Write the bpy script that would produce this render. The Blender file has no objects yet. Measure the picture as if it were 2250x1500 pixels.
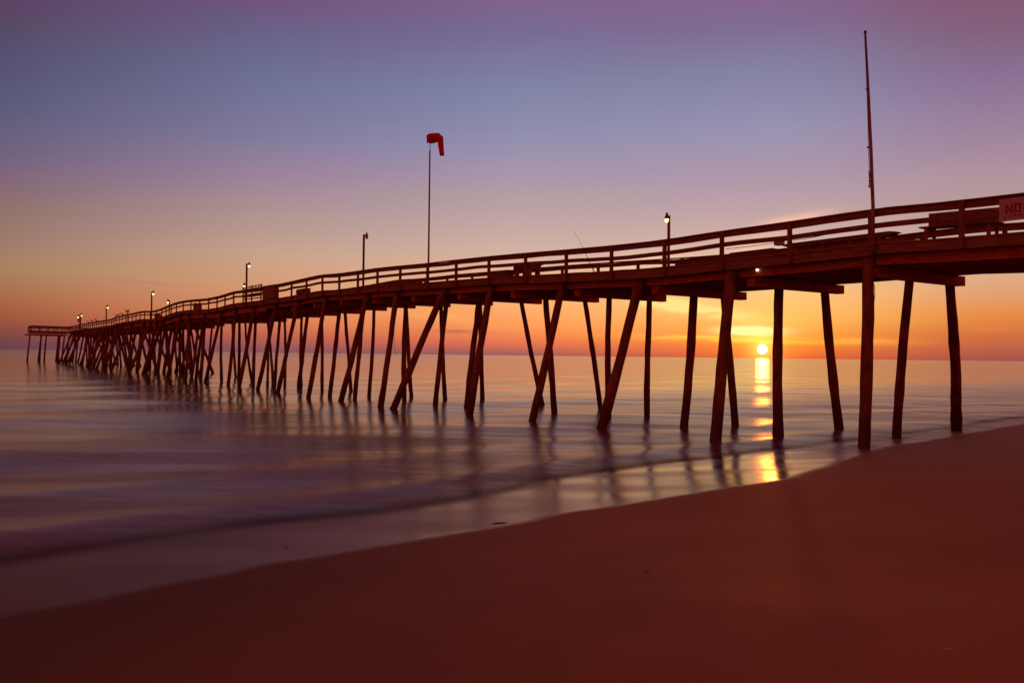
import bpy, math, random
from mathutils import Vector, Matrix, noise
random.seed(11)
S = bpy.context.scene
C = S.collection

# ------------------------------------------------------------------ camera
FPX = 2000.0                      # focal length in pixels of a 2250 px wide frame
CAM_H = 2.4
PITCH, ROLL = math.atan(30.4/FPX), 0.0115
cr = Vector((math.cos(ROLL), 0, math.sin(ROLL)))
cf = Vector((0, math.cos(PITCH), math.sin(PITCH)))
cf = (cf - cr*cf.dot(cr)).normalized()
cu = cr.cross(cf)
camd = bpy.data.cameras.new('camera'); cam = bpy.data.objects.new('camera', camd); C.objects.link(cam)
camd.sensor_width = 36; camd.lens = 36*FPX/2250; camd.clip_start = .1; camd.clip_end = 60000
M4 = Matrix((cr, cu, -cf)).transposed().to_4x4(); M4.translation = Vector((0, 0, CAM_H))
cam.matrix_world = M4
S.camera = cam
CAM = Vector((0, 0, CAM_H))

def ray(x, y):
    return (cf + cr*((x-1125)/FPX) - cu*((y-750)/FPX))
def proj(p):
    v = Vector(p) - CAM; d = v.dot(cf)
    return 1125 + FPX*v.dot(cr)/d, 750 - FPX*v.dot(cu)/d
def on_z(x, y, z=0.0):
    r = ray(x, y); return CAM + r*((z-CAM_H)/r.z)
def at_depth(x, y, Y):
    r = ray(x, y); return CAM + r*(Y/r.y)

# ------------------------------------------------------------------ sky + sun
r_ = ray(1675, 767); SUN_AZ = math.atan2(r_.x, r_.y); SUN_EL = math.atan2(r_.z, math.hypot(r_.x, r_.y))
SUN_DIR = Vector((math.sin(SUN_AZ)*math.cos(SUN_EL), math.cos(SUN_AZ)*math.cos(SUN_EL), math.sin(SUN_EL)))

def lin(c):
    out = []
    for v in c:
        v /= 255.0
        out.append(v/12.92 if v <= .04045 else ((v+.055)/1.055)**2.4)
    return tuple(out) + (1.0,)

W = bpy.data.worlds.new("World"); S.world = W; W.use_nodes = True
nt = W.node_tree; nt.nodes.clear()
def N(t, **k):
    n = nt.nodes.new(t)
    for a, b in k.items(): setattr(n, a, b)
    return n
def L(a, b): nt.links.new(a, b)
def mth(op, a, b=None, c=None, clamp=False):
    n = N('ShaderNodeMath', operation=op); n.use_clamp = clamp
    for i, v in enumerate((a, b, c)):
        if v is None: continue
        if isinstance(v, (int, float)): n.inputs[i].default_value = v
        else: L(v, n.inputs[i])
    return n.outputs[0]
def mapr(v, a, b, c=0., d=1., smooth=True):
    n = N('ShaderNodeMapRange'); n.interpolation_type = 'SMOOTHSTEP' if smooth else 'LINEAR'
    L(v, n.inputs['Value'])
    for k, x in zip(('From Min', 'From Max', 'To Min', 'To Max'), (a, b, c, d)): n.inputs[k].default_value = x
    return n.outputs['Result']
def mixc(f, a, b, mode='MIX'):
    n = N('ShaderNodeMix', data_type='RGBA', blend_type=mode)
    if isinstance(f, (int, float)): n.inputs[0].default_value = f
    else: L(f, n.inputs[0])
    for i, v in ((6, a), (7, b)):
        if isinstance(v, tuple): n.inputs[i].default_value = v
        else: L(v, n.inputs[i])
    return n.outputs[2]
tc = N('ShaderNodeTexCoord'); nrm = N('ShaderNodeVectorMath', operation='NORMALIZE'); L(tc.outputs['Generated'], nrm.inputs[0])
sep = N('ShaderNodeSeparateXYZ'); L(nrm.outputs[0], sep.inputs[0])
elev = mth('MULTIPLY', mth('ARCSINE', sep.outputs[2]), 57.29578)
azim = mth('MULTIPLY', mth('ARCTAN2', sep.outputs[0], sep.outputs[1]), 57.29578)
# elevation -> 0..1 with most of the ramp spent near the horizon
ePos = mth('MAXIMUM', elev, 0.0)
tfac = mth('DIVIDE', ePos, mth('ADD', ePos, 20.0))
def hor(x): return 767.5 + .0115*x
def ramp(xcol, pts, zen):
    n = N('ShaderNodeValToRGB'); cr_ = n.color_ramp
    st = []
    for y, c in pts:
        r = ray(xcol, y); e = math.degrees(math.atan2(r.z, math.hypot(r.x, r.y))); e = max(e, 0)
        st.append((e/(e+20), c))
    st += zen
    st.sort(key=lambda s: s[0])
    cr_.elements[0].position = st[0][0]; cr_.elements[0].color = lin(st[0][1])
    cr_.elements[1].position = st[-1][0]; cr_.elements[1].color = lin(st[-1][1])
    for p, c in st[1:-1]:
        e = cr_.elements.new(p); e.color = lin(c)
    L(tfac, n.inputs[0]); return n.outputs[0]
Z1 = [(.60, (108, 62, 72)), (.72, (84, 42, 42)), (.82, (56, 28, 40))]
R0 = ramp(0,    [(0,(93,66,106)),(60,(86,78,106)),(110,(84,82,118)),(230,(92,95,130)),(330,(110,102,136)),(378,(130,106,130)),(450,(147,117,114)),(530,(160,128,108)),(585,(170,132,100)),(640,(168,112,76)),(690,(160,90,62)),(730,(132,72,66)),(758,(106,66,78))], Z1)
R1 = ramp(560,  [(0,(114,86,132)),(60,(106,98,142)),(170,(108,117,158)),(300,(130,128,166)),(380,(160,137,162)),(470,(180,156,152)),(560,(203,167,140)),(620,(210,158,120)),(690,(222,134,88)),(735,(190,98,80)),(766,(140,84,92))], Z1)
R2 = ramp(1125, [(0,(130,102,150)),(60,(120,110,156)),(200,(128,139,176)),(300,(146,150,186)),(380,(172,158,182)),(430,(186,168,172)),(550,(214,186,168)),(660,(252,180,118)),(720,(252,152,88)),(757,(222,112,82)),(779,(150,96,96))], Z1)
R3 = ramp(1675, [(0,(138,104,150)),(60,(130,112,156)),(150,(132,136,172)),(280,(152,154,188)),(370,(174,158,182)),(450,(192,170,176)),(540,(216,186,168)),(640,(255,200,130)),(700,(255,190,96)),(745,(252,148,54)),(784,(228,94,50))], Z1)
R4 = ramp(2220, [(0,(138,92,124)),(60,(134,101,132)),(150,(140,114,156)),(260,(158,134,166)),(380,(180,155,166)),(440,(188,162,160)),(600,(220,176,140)),(690,(228,140,72)),(740,(204,108,66)),(790,(160,84,76))], Z1)
RB = N('ShaderNodeValToRGB'); e_ = RB.color_ramp.elements
e_[0].position = 0; e_[0].color = lin((218, 86, 56)); e_[1].position = .8; e_[1].color = lin((70, 34, 38))
k_ = e_.new(.35); k_.color = lin((206, 82, 56)); L(tfac, RB.inputs[0])
col = mixc(mapr(azim, -29.4, -15.7, smooth=False), R0, R1)
col = mixc(mapr(azim, -15.7, 0, smooth=False), col, R2)
col = mixc(mapr(azim, 0, 15.4, smooth=False), col, R3)
col = mixc(mapr(azim, 15.4, 28.7), col, R4)
back = mapr(mth('ABSOLUTE', azim), 36, 95)
col = mixc(back, col, RB.outputs[0])
# thin wisps of cirrus around the sun
mp = N('ShaderNodeCombineXYZ'); L(mth('MULTIPLY', azim, .16), mp.inputs[0]); L(mth('ADD', mth('MULTIPLY', elev, 1.5), mth('MULTIPLY', azim, -.05)), mp.inputs[1])
nz = N('ShaderNodeTexNoise'); nz.inputs['Scale'].default_value = 1.6; nz.inputs['Detail'].default_value = 6; nz.inputs['Roughness'].default_value = .55; nz.inputs['Distortion'].default_value = .5; L(mp.outputs[0], nz.inputs['Vector'])
def blob(azc, elc, wa, we, tilt=0.0):
    da = mth('DIVIDE', mth('SUBTRACT', azim, azc), wa)
    de = mth('DIVIDE', mth('SUBTRACT', mth('SUBTRACT', elev, elc), mth('MULTIPLY', mth('SUBTRACT', azim, azc), tilt)), we)
    d2 = mth('ADD', mth('MULTIPLY', da, da), mth('MULTIPLY', de, de))
    return mth('EXPONENT', mth('MULTIPLY', d2, -1.0))
def azel(x, y):
    r = ray(x, y); return math.degrees(math.atan2(r.x, r.y)), math.degrees(math.atan2(r.z, math.hypot(r.x, r.y)))
def cloud(col, x0, y0, wx, wy, tilt, c, lo, hi, amt):
    a, e = azel(x0, y0)
    k = mth('MULTIPLY', blob(a, e, wx*.0275, wy*.0285, tilt), mth('ADD', mapr(nz.outputs[0], lo, hi), .3))
    return mixc(mth('MULTIPLY', k, amt, clamp=True), col, lin(c))
col = cloud(col, 1500, 672, 130, 14, -.16, (255, 232, 140), .35, .62, 1.7)
col = cloud(col, 1650, 727, 62, 9, -.02, (255, 248, 165), .2, .5, 1.6)
col = cloud(col, 1610, 745, 180, 6, -.02, (255, 205, 80), .35, .6, 1.3)
col = cloud(col, 1860, 748, 110, 6, -.02, (255, 176, 70), .3, .6, .8)
col = cloud(col, 2180, 723, 40, 4, 0, (232, 130, 60), .3, .6, .7)
col = cloud(col, 1740, 482, 70, 9, .17, (252, 200, 170), .2, .5, .9)
col = cloud(col, 1420, 580, 130, 22, .1, (252, 208, 176), .3, .6, .7)
col = cloud(col, 1640, 548, 70, 26, .3, (250, 200, 168), .3, .6, .8)
col = cloud(col, 960, 690, 110, 14, -.1, (252, 176, 96), .3, .6, .6)
col = cloud(col, 1000, 728, 75, 4, -.03, (190, 105, 90), .3, .6, .7)
col = cloud(col, 310, 620, 60, 3, -.05, (180, 130, 112), .2, .5, .5)
hs = N('ShaderNodeHueSaturation'); hs.inputs['Saturation'].default_value = .93; L(col, hs.inputs['Color'])
col = mixc(mapr(elev, 4, 9), col, hs.outputs[0])
col = mixc(1.0, col, mixc(mapr(elev, 2.5, 9), (1.0, .965, .965, 1), (.92, .84, .865, 1)), 'MULTIPLY')
# glow round the sun and the disc itself
dp = N('ShaderNodeVectorMath', operation='DOT_PRODUCT'); L(nrm.outputs[0], dp.inputs[0]); dp.inputs[1].default_value = SUN_DIR
ang = mth('MULTIPLY', mth('ARCCOSINE', mth('MINIMUM', dp.outputs['Value'], .9999999)), 57.29578)
def addc(col, fac, c):
    m = mixc(1.0, (0, 0, 0, 1), c)
    v = N('ShaderNodeVectorMath', operation='SCALE'); L(m, v.inputs[0]); L(fac, v.inputs['Scale'])
    a = N('ShaderNodeVectorMath', operation='ADD'); L(col, a.inputs[0]); L(v.outputs[0], a.inputs[1]); return a.outputs[0]
g1 = mth('EXPONENT', mth('MULTIPLY', ang, -1/.52)); g2 = mth('EXPONENT', mth('MULTIPLY', ang, -1/1.7))
col = addc(col, g1, (1.5, .85, .16, 1)); col = addc(col, g2, (.34, .15, .0, 1))
disc = mth('SUBTRACT', 1.0, mapr(ang, .24, .31))
col = mixc(disc, col, (6.0, 5.4, 4.6, 1))
bg = N('ShaderNodeBackground'); L(col, bg.inputs[0]); bg.inputs[1].default_value = 1.0
sky = N('ShaderNodeTexSky'); sky.sky_type = 'NISHITA'; sky.sun_disc = False
sky.sun_elevation = SUN_EL; sky.sun_rotation = SUN_AZ
bg2 = N('ShaderNodeBackground'); L(sky.outputs[0], bg2.inputs[0]); bg2.inputs[1].default_value = .004
ad = N('ShaderNodeAddShader'); L(bg.outputs[0], ad.inputs[0]); L(bg2.outputs[0], ad.inputs[1])
wo = N('ShaderNodeOutputWorld'); L(ad.outputs[0], wo.inputs[0])

sd = bpy.data.lights.new('sun', 'SUN'); sd.energy = .05; sd.angle = math.radians(.8); sd.color = (1.0, .17, .012)
so = bpy.data.objects.new('sun', sd); C.objects.link(so)
so.rotation_euler = SUN_DIR.to_track_quat('Z', 'Y').to_euler()
S.view_settings.view_transform = 'Standard'; S.view_settings.look = 'None'; S.view_settings.exposure = 0; S.view_settings.gamma = 1

# ------------------------------------------------------------------ materials
def material(name, base, rough=.8, var=.25, scale=6.0, stretch=(1, 1, 1), bump=.3, metallic=0, spec=.3):
    m = bpy.data.materials.new(name); m.use_nodes = True; t = m.node_tree
    b = t.nodes['Principled BSDF']
    tcn = t.nodes.new('ShaderNodeTexCoord'); mpn = t.nodes.new('ShaderNodeMapping'); mpn.inputs['Scale'].default_value = stretch
    t.links.new(tcn.outputs['Object'], mpn.inputs[0])
    n = t.nodes.new('ShaderNodeTexNoise'); n.inputs['Scale'].default_value = scale; n.inputs['Detail'].default_value = 6
    t.links.new(mpn.outputs[0], n.inputs['Vector'])
    r = t.nodes.new('ShaderNodeValToRGB')
    r.color_ramp.elements[0].position = .3; r.color_ramp.elements[1].position = .72
    r.color_ramp.elements[0].color = tuple(v*(1-var) for v in base) + (1,)
    r.color_ramp.elements[1].color = tuple(min(1, v*(1+var)) for v in base) + (1,)
    t.links.new(n.outputs[0], r.inputs[0]); t.links.new(r.outputs[0], b.inputs['Base Color'])
    bu = t.nodes.new('ShaderNodeBump'); bu.inputs['Strength'].default_value = bump; bu.inputs['Distance'].default_value = .02
    t.links.new(n.outputs[0], bu.inputs['Height']); t.links.new(bu.outputs[0], b.inputs['Normal'])
    b.inputs['Roughness'].default_value = rough; b.inputs['Metallic'].default_value = metallic
    b.inputs['Specular IOR Level'].default_value = spec
    return m
WOODC = (.25, .062, .032)
m_deck = material('weathered_plank', (.24, .080, .052), .85, .35, 3, (1, 1, 6), .35, spec=.15)
m_rail = material('weathered_rail', (.22, .060, .035), .8, .35, 4, (1, 1, 5), .3, spec=.15)
m_pile = material('creosote_pile', (.21, .050, .032), .75, .45, 5, (1, 1, .35), .6, spec=.2)
t_ = m_pile.node_tree; b_ = t_.nodes['Principled BSDF']; src = b_.inputs['Base Color'].links[0].from_socket
g_ = t_.nodes.new('ShaderNodeNewGeometry'); sz = t_.nodes.new('ShaderNodeSeparateXYZ'); t_.links.new(g_.outputs['Position'], sz.inputs[0])
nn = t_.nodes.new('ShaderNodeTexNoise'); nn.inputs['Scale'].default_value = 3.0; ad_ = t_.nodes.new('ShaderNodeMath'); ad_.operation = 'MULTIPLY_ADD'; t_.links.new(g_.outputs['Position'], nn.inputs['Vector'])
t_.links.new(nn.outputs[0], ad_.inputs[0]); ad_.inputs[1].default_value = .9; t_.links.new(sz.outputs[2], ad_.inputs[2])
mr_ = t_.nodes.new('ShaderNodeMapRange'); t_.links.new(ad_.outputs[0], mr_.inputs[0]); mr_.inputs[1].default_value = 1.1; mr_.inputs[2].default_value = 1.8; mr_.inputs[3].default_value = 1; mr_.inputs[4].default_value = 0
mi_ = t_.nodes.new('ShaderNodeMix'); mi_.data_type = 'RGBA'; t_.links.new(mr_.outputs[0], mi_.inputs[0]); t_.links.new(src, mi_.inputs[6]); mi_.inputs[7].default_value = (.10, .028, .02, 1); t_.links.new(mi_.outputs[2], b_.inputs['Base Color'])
m_beam = material('dark_timber', (.44, .085, .05), .85, .35, 4, (1, 1, 4), .3, spec=.15)
m_metal = material('painted_metal', (.10, .035, .03), .5, .2, 8, bump=.1, spec=.4)
m_alu = material('pole_metal', (.30, .09, .10), .45, .2, 6, (1, 1, .3), .1, spec=.5)
m_sock = material('red_nylon', (.62, .010, .012), .75, .25, 7, bump=.3, spec=.1)
m_sign = material('sign_board', (.45, .30, .35), .6, .08, 4, bump=.05)
m_text = material('sign_lettering', (.30, .004, .015), .6, .1, 4, bump=.05)
m_bird = material('gull_feathers', (.12, .05, .05), .8, .4, 12, bump=.1)
m_rope = material('rope', (.16, .06, .04), .9, .3, 20, bump=.3)
m_shell = material('shell', (.65, .42, .33), .6, .2, 30, bump=.2)
m_weed = material('seaweed', (.03, .012, .01), .6, .3, 30, bump=.4)
def emissive(name, c, s):
    m = bpy.data.materials.new(name); m.use_nodes = True; b = m.node_tree.nodes['Principled BSDF']
    b.inputs['Base Color'].default_value = (.8, .7, .5, 1); b.inputs['Emission Color'].default_value = c; b.inputs['Emission Strength'].default_value = s
    return m
m_lit = emissive('lit_globe', (1.0, .80, .30, 1), 2.2)
m_lit2 = emissive('lit_globe_pale', (1.0, .86, .50, 1), 2.0)
m_unlit = material('clear_globe', (.75, .25, .2), .3, .1, 4, bump=0)

# ------------------------------------------------------------------ mesh helpers
class MB:
    def __init__(s): s.v = []; s.f = []
    def box(s, c, ax, ay, az, hx, hy, hz):
        c = Vector(c); b = len(s.v)
        for i in (-1, 1):
            for j in (-1, 1):
                for k in (-1, 1): s.v.append(c + ax*(hx*i) + ay*(hy*j) + az*(hz*k))
        s.f += [tuple(b+q for q in f) for f in ((0,1,3,2),(4,6,7,5),(0,4,5,1),(2,3,7,6),(0,2,6,4),(1,5,7,3))]
    def ring_tube(s, rings, cap=True):
        b = len(s.v); n = len(rings[0])
        for r in rings: s.v += r
        for i in range(len(rings)-1):
            for k in range(n):
                a = b+i*n+k; a2 = b+i*n+(k+1) % n; s.f.append((a, a2, a2+n, a+n))
        if cap:
            s.f.append(tuple(b+k for k in range(n))[::-1]); s.f.append(tuple(b+(len(rings)-1)*n+k for k in range(n)))
    def tube(s, pts, rad, n=10, cap=True):
        pts = [Vector(p) for p in pts]; rings = []
        if not hasattr(rad, '__len__'): rad = [rad]*len(pts)
        for i, p in enumerate(pts):
            t = (pts[min(i+1, len(pts)-1)] - pts[max(i-1, 0)]).normalized()
            a = t.cross(Vector((0, 1, 0))) if abs(t.y) < .9 else t.cross(Vector((1, 0, 0)))
            a.normalize(); c = t.cross(a)
            rings.append([p + a*(rad[i]*math.cos(2*math.pi*k/n)) + c*(rad[i]*math.sin(2*math.pi*k/n)) for k in range(n)])
        s.ring_tube(rings, cap)
    def lathe(s, c, prof, n=14, axis=Vector((0, 0, 1))):
        pts = [Vector(c) + axis*h for r, h in prof]; a = axis.orthogonal().normalized(); d = axis.cross(a)
        s.ring_tube([[p + a*(r*math.cos(2*math.pi*k/n)) + d*(r*math.sin(2*math.pi*k/n)) for k in range(n)] for p, (r, h) in zip(pts, prof)])
    def build(s, name, mat, parent=None, smooth=False):
        me = bpy.data.meshes.new(name)
        org = parent.matrix_world.translation if parent else Vector((0, 0, 0))
        me.from_pydata([tuple(v - s.org) if hasattr(s, 'org') else tuple(v) for v in s.v], [], s.f)
        me.materials.append(mat); me.update()
        if smooth:
            for p in me.polygons: p.use_smooth = True
        o = bpy.data.objects.new(name, me); C.objects.link(o)
        if parent: o.parent = parent
        return o
def thing(name, label, cat, loc=(0, 0, 0), rot=0.0, group=None):
    o = bpy.data.objects.new(name, None); C.objects.link(o); o.location = loc; o.rotation_euler = (0, 0, rot)
    o.empty_display_size = .2; o['label'] = label; o['category'] = cat
    if group: o['group'] = group
    return o
def tag(o, label, cat, group=None):
    o['label'] = label; o['category'] = cat
    if group: o['group'] = group
    return o
EX, EY, EZ = Vector((1, 0, 0)), Vector((0, 1, 0)), Vector((0, 0, 1))

# ------------------------------------------------------------------ path of the pier (its near edge, from the beach out to sea)
DS = .25
pathp = []
X, Y = 26.72, 0.0
# near beach slope -.74, bending gently to -.605 beyond 50 m
def slope(Y):
    t = min(1, max(0, (Y-44)/12)); t = t*t*(3-2*t); return -.74 + (.135)*t
while Y < 171.5:
    pathp.append(Vector((X, Y, 0)))
    k = slope(Y); l = math.sqrt(1+k*k); X += k*DS/l; Y += DS/l
SMAX = (len(pathp)-1)*DS
def P(s):
    if s <= 0: t = (pathp[1]-pathp[0])/DS; return pathp[0] + t*s
    if s >= SMAX: t = (pathp[-1]-pathp[-2])/DS; return pathp[-1] + t*(s-SMAX)
    i = int(s/DS); f = s/DS - i; i2 = min(i+1, len(pathp)-1)
    return pathp[i].lerp(pathp[i2], f)
def T(s):
    s = min(max(s, .6), SMAX-.6); return (P(s+.5) - P(s-.5)).normalized()
def NR(s):
    t = T(s); return Vector((t.y, -t.x, 0))
def PO(s, off, z): p = P(s) + NR(s)*off; return Vector((p.x, p.y, z))
def s_of(x, off, z):
    lo, hi = 12.0, SMAX
    for _ in range(40):
        m = (lo+hi)/2
        if proj(PO(m, off, z))[0] > x: lo = m
        else: hi = m
    return (lo+hi)/2
RT = [(2250,425.5),(2115,440.5),(2050,447.5),(1950,456.5),(1915,461),(1826,474),(1738,487.5),(1588,508),(1459,528),(1346,540),(1246,548.8),(1157,556),(1076.8,563.4),(1004,571),(939,578.7),(881,584),(831,589),(788,595.5),(746,601),(709,603.5),(675,610.8),(642,618.5),(612,624.6),(580,630),(538,637),(514,640.7),(495,647),(478,651.5),(459,655.2),(440,657),(420,658.6),(403.6,661),(388,664.5),(377,669),(366,673),(356,677.5),(345,681),(335,682.8),(318,683),(308,684),(300,686.3),(291,688.6),(277,690.8),(269,693),(262,694.5),(256,695.5),(248,700),(234.6,702.6),(219,704.9),(198,709),(184,711)]
prof = []
for x, y in RT:
    z = 6.4
    for _ in range(6):
        s = s_of(x, 0, z); p = P(s)
        r = ray(x, y); z = CAM_H + r.z*(p.y/r.y)
    prof.append((s, z))
prof.sort()
RAILH = .87
def top_z(s):
    if s <= prof[0][0]: return prof[0][1] + .0*(prof[0][0]-s)
    for (a, za), (b, zb) in zip(prof, prof[1:]):
        if s <= b: return za + (zb-za)*(s-a)/(b-a) if b > a else zb
    return prof[-1][1]
def deck_z(s): return top_z(s) - RAILH
SEND = SMAX
WID = 4.8

def xd(s): return .22*min(1, max(0, (s-62)/25))
def strip(mb, s0, s1, o0, o1, z0, z1, step=1.2, wob=0.0):
    """a bar that follows the pier: offsets o0..o1 across, z0..z1 relative to the deck"""
    n = max(1, int(round((s1-s0)/step))); rings = []
    for i in range(n+1):
        s = s0 + (s1-s0)*i/n; d = deck_z(s) + wob*noise.noise(Vector((s*.55, z0*9, o0)))
        rings.append([PO(s, o0, d+z0), PO(s, o1, d+z0), PO(s, o1, d+z1), PO(s, o0, d+z1)])
    mb.ring_tube(rings)

# ------------------------------------------------------------------ beach and sea
up_img = [(-200,1296),(0,1260),(200,1224),(380,1190),(640,1158),(880,1132),(1100,1094),(1300,1050),(1450,1026),(1640,1002),(1720,992),(1800,983),(1860,975),(1950,962),(2100,944),(2250,921),(2380,904)]
lo_img = [(-200,1392),(0,1354),(150,1326),(330,1286),(600,1236),(900,1190),(1050,1165),(1250,1124),(1450,1096),(1640,1066),(1720,1052),(1800,1028),(1860,1006),(1950,980),(2100,957),(2250,930),(2380,910)]
def wpoly(pts, f=on_z):
    w = [f(x, y) for x, y in pts]; w = [Vector((p.x, p.y)) for p in w]
    w = [w[0] - (w[3]-w[0]).normalized()*200] + w + [w[-1] + (w[-1]-w[-3]).normalized()*3000]
    return w
UPW = wpoly(up_img)
def sdist(poly, x, y):
    q = Vector((x, y)); best = 1e18; sg = 1
    for a, b in zip(poly, poly[1:]):
        ab = b-a; t = max(0, min(1, (q-a).dot(ab)/ab.length_squared)); d = (q-(a+ab*t))
        if d.length_squared < best:
            best = d.length_squared; cr2 = ab.x*(q.y-a.y) - ab.y*(q.x-a.x); sg = -1 if cr2 > 0 else 1
    return sg*math.sqrt(best)
SCOUR = [on_z(1897, 984), on_z(1972, 964), on_z(2099.5, 946)]
def sand_h(x, y, d=None):
    return sand_base(x, y, d) + scour(x, y)
def scour(x, y):
    h = 0
    for p in SCOUR:
        r = math.hypot(x-p.x, y-p.y)
        if r < 2: h += -.06*math.exp(-(r/.32)**2) + .022*math.exp(-((r-.62)/.22)**2)
    return h
def sand_base(x, y, d=None):
    if d is None: d = sdist(UPW, x, y)
    if d < 0: return max(-1.6, .07*d)
    h = .055*d + .05*max(0, d-1.8)**2/(max(0, d-1.8)+1.0)
    if h > 1.1: h = 1.1 + (h-1.1)/(1+(h-1.1)*.6)
    return min(h, 3.0) + .03*min(1, d/4)*(noise.noise(Vector((x*.25, y*.25, 0)))) + .006*min(1, d/2)*noise.noise(Vector((x*1.3, y*1.3, 4)))
def ground(x, y):
    p = on_z(x, y)
    for _ in range(6): p = on_z(x, y, max(0, sand_h(p.x, p.y)))
    return p
LOW = wpoly(lo_img, ground)
def axis_vals(lo_, hi_, a, b, step, g=1.13):
    v = []; x = a
    while x < b: v.append(x); x += step
    st = step; x = b
    while x < hi_: v.append(x); st *= g; x += st
    v.append(hi_)
    st = step; x = a - step; w = []
    while x > lo_: w.append(x); st *= g; x -= st
    w.append(lo_)
    return w[::-1] + v
xs = axis_vals(-90, 2400, -9, 20, .16); ys = axis_vals(-90, 2600, 2, 34, .16)
vs, fs, wet = [], [], []
for j, y in enumerate(ys):
    for i, x in enumerate(xs):
        d = sdist(UPW, x, y); vs.append((x, y, sand_h(x, y, d)))
        dl = sdist(LOW, x, y) + .05*noise.noise(Vector((x*1.5, y*1.5, 9))) + .10*noise.noise(Vector((x*.5, y*.5, 19)))
        w = 1 - min(1, max(0, (dl+.08)/.26)); damp = 1 - min(1, max(0, dl/3.0))
        def sst(a, b, v): v = min(1, max(0, (v-a)/(b-a))); return v*v*(3-2*v)
        w *= (.42 + .58*sst(-5, 2.2, x))*(1 - .42*sst(5.5, 9, x))*(.9 + .25*noise.noise(Vector((x*.5, y*.9, 13))))
        left_shade = sst(2.6, -4.5, x + .8*noise.noise(Vector((x*.3, y*.3, 5)))) if x < 5.5 and y < 30 else 0  # painted shade: sand colour darkens towards the left, where the light falls off
        wet.append((w, damp, left_shade))
nx = len(xs)
for j in range(len(ys)-1):
    for i in range(nx-1):
        a = j*nx+i
        if max(vs[a][2], vs[a+1][2], vs[a+nx][2], vs[a+nx+1][2]) > -1.2: fs.append((a, a+1, a+nx+1, a+nx))
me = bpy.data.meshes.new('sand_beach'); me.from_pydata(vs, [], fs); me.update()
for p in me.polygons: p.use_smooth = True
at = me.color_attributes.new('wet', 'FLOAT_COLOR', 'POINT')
for i, (w, dm, shd) in enumerate(wet): at.data[i].color = (w, dm, shd, 1)
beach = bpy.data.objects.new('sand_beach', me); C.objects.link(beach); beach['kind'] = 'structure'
ms = bpy.data.materials.new('wet_sand'); ms.use_nodes = True; nt = ms.node_tree; b = nt.nodes['Principled BSDF']
tcn = N('ShaderNodeTexCoord'); av = N('ShaderNodeAttribute', attribute_name='wet'); sp = N('ShaderNodeSeparateColor'); L(av.outputs['Color'], sp.inputs[0])
n1 = N('ShaderNodeTexNoise'); n1.inputs['Scale'].default_value = .5; n1.inputs['Detail'].default_value = 5; L(tcn.outputs['Object'], n1.inputs['Vector'])
n2 = N('ShaderNodeTexNoise'); n2.inputs['Scale'].default_value = 90; n2.inputs['Detail'].default_value = 3; L(tcn.outputs['Object'], n2.inputs['Vector'])
dry = mixc(mapr(n1.outputs[0], .3, .7), (.36, .122, .042, 1), (.50, .166, .058, 1))
dry = mixc(mapr(n2.outputs[0], .35, .75), dry, (.41, .13, .045, 1))
damp = mixc(mth('MULTIPLY', sp.outputs[1], .6), dry, (.40, .108, .04, 1))
damp = mixc(sp.outputs[2], damp, (.155, .052, .020, 1))  # besides real damp, the left-hand shade is mixed into the base colour
ffoam = mth('MULTIPLY', mth('POWER', mth('MULTIPLY', mth('MULTIPLY', sp.outputs[0], mth('SUBTRACT', 1.0, sp.outputs[0])), 4.0), 3.0), mth('MULTIPLY', mapr(n1.outputs[0], .40, .62, 0.0, .6), mth('SUBTRACT', 1.0, sp.outputs[2], None, True)), clamp=True)
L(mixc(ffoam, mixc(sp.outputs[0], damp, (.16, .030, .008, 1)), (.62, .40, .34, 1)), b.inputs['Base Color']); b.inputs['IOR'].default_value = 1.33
L(mth('ADD', mth('MULTIPLY', sp.outputs[0], -.46), .62), b.inputs['Roughness'])
L(mth('ADD', mth('MULTIPLY', sp.outputs[0], .40), .10), b.inputs['Specular IOR Level'])
bu = N('ShaderNodeBump'); bu.inputs['Distance'].default_value = .004
L(mth('SUBTRACT', .35, mth('MULTIPLY', sp.outputs[0], .32)), bu.inputs['Strength'])
n3 = N('ShaderNodeTexNoise'); n3.inputs['Scale'].default_value = 35; n3.inputs['Detail'].default_value = 6; L(tcn.outputs['Object'], n3.inputs['Vector'])
L(n3.outputs[0], bu.inputs['Height']); L(bu.outputs[0], b.inputs['Normal'])
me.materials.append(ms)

# sea: one sheet to the horizon, with the swell as real low relief close to the shore
xs = axis_vals(-26000, 26000, -16, 26, .35, 1.07); ys = axis_vals(-60, 30000, 7, 40, .35, 1.07)
vs, fs, surf = [], [], []
for y in ys:
    for x in xs:
        h = 0.0; sf = 0.0
        if abs(x) < 160 and 0 < y < 260:
            d = -sdist(UPW, x, y)
            dn = d + 4*noise.noise(Vector((x*.06, y*.10, 7)))
            sf = min(1, max(0, (d+.6)/1.0)) * (1-min(1, max(0, (dn-8)/22)))
            f = min(1, max(0, (d-1.2)/6)) * max(0, 1-max(0, (y-120)/140))
            if d > .2 and y < 120 and x > -60 and x < 60:
                w = noise.noise(Vector((x*.05, y*.05, 0)))*5
                dw = d + .35*noise.noise(Vector((x*.22, y*.22, 3)))
                h = .055*math.exp(-((dw-1.9)/.6)**2)*min(1, max(0, (d-.3)/.6)) + .05*math.exp(-((dw-5.2)/.9)**2)
                h += f*(.045*math.sin((d+w)*.62) + .03*noise.noise(Vector((x*.12, y*.3, 2))))
        sh = 0.0
        if abs(x) < 160 and 0 < y < 260: sh = 1-min(1, max(0, (d + .35*noise.noise(Vector((x*.5, y*.5, 1))))/1.5))
        vs.append((x, y, h)); surf.append((sf, sh))
nx = len(xs)
for j in range(len(ys)-1):
    for i in range(nx-1):
        a = j*nx+i; fs.append((a, a+1, a+nx+1, a+nx))
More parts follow.
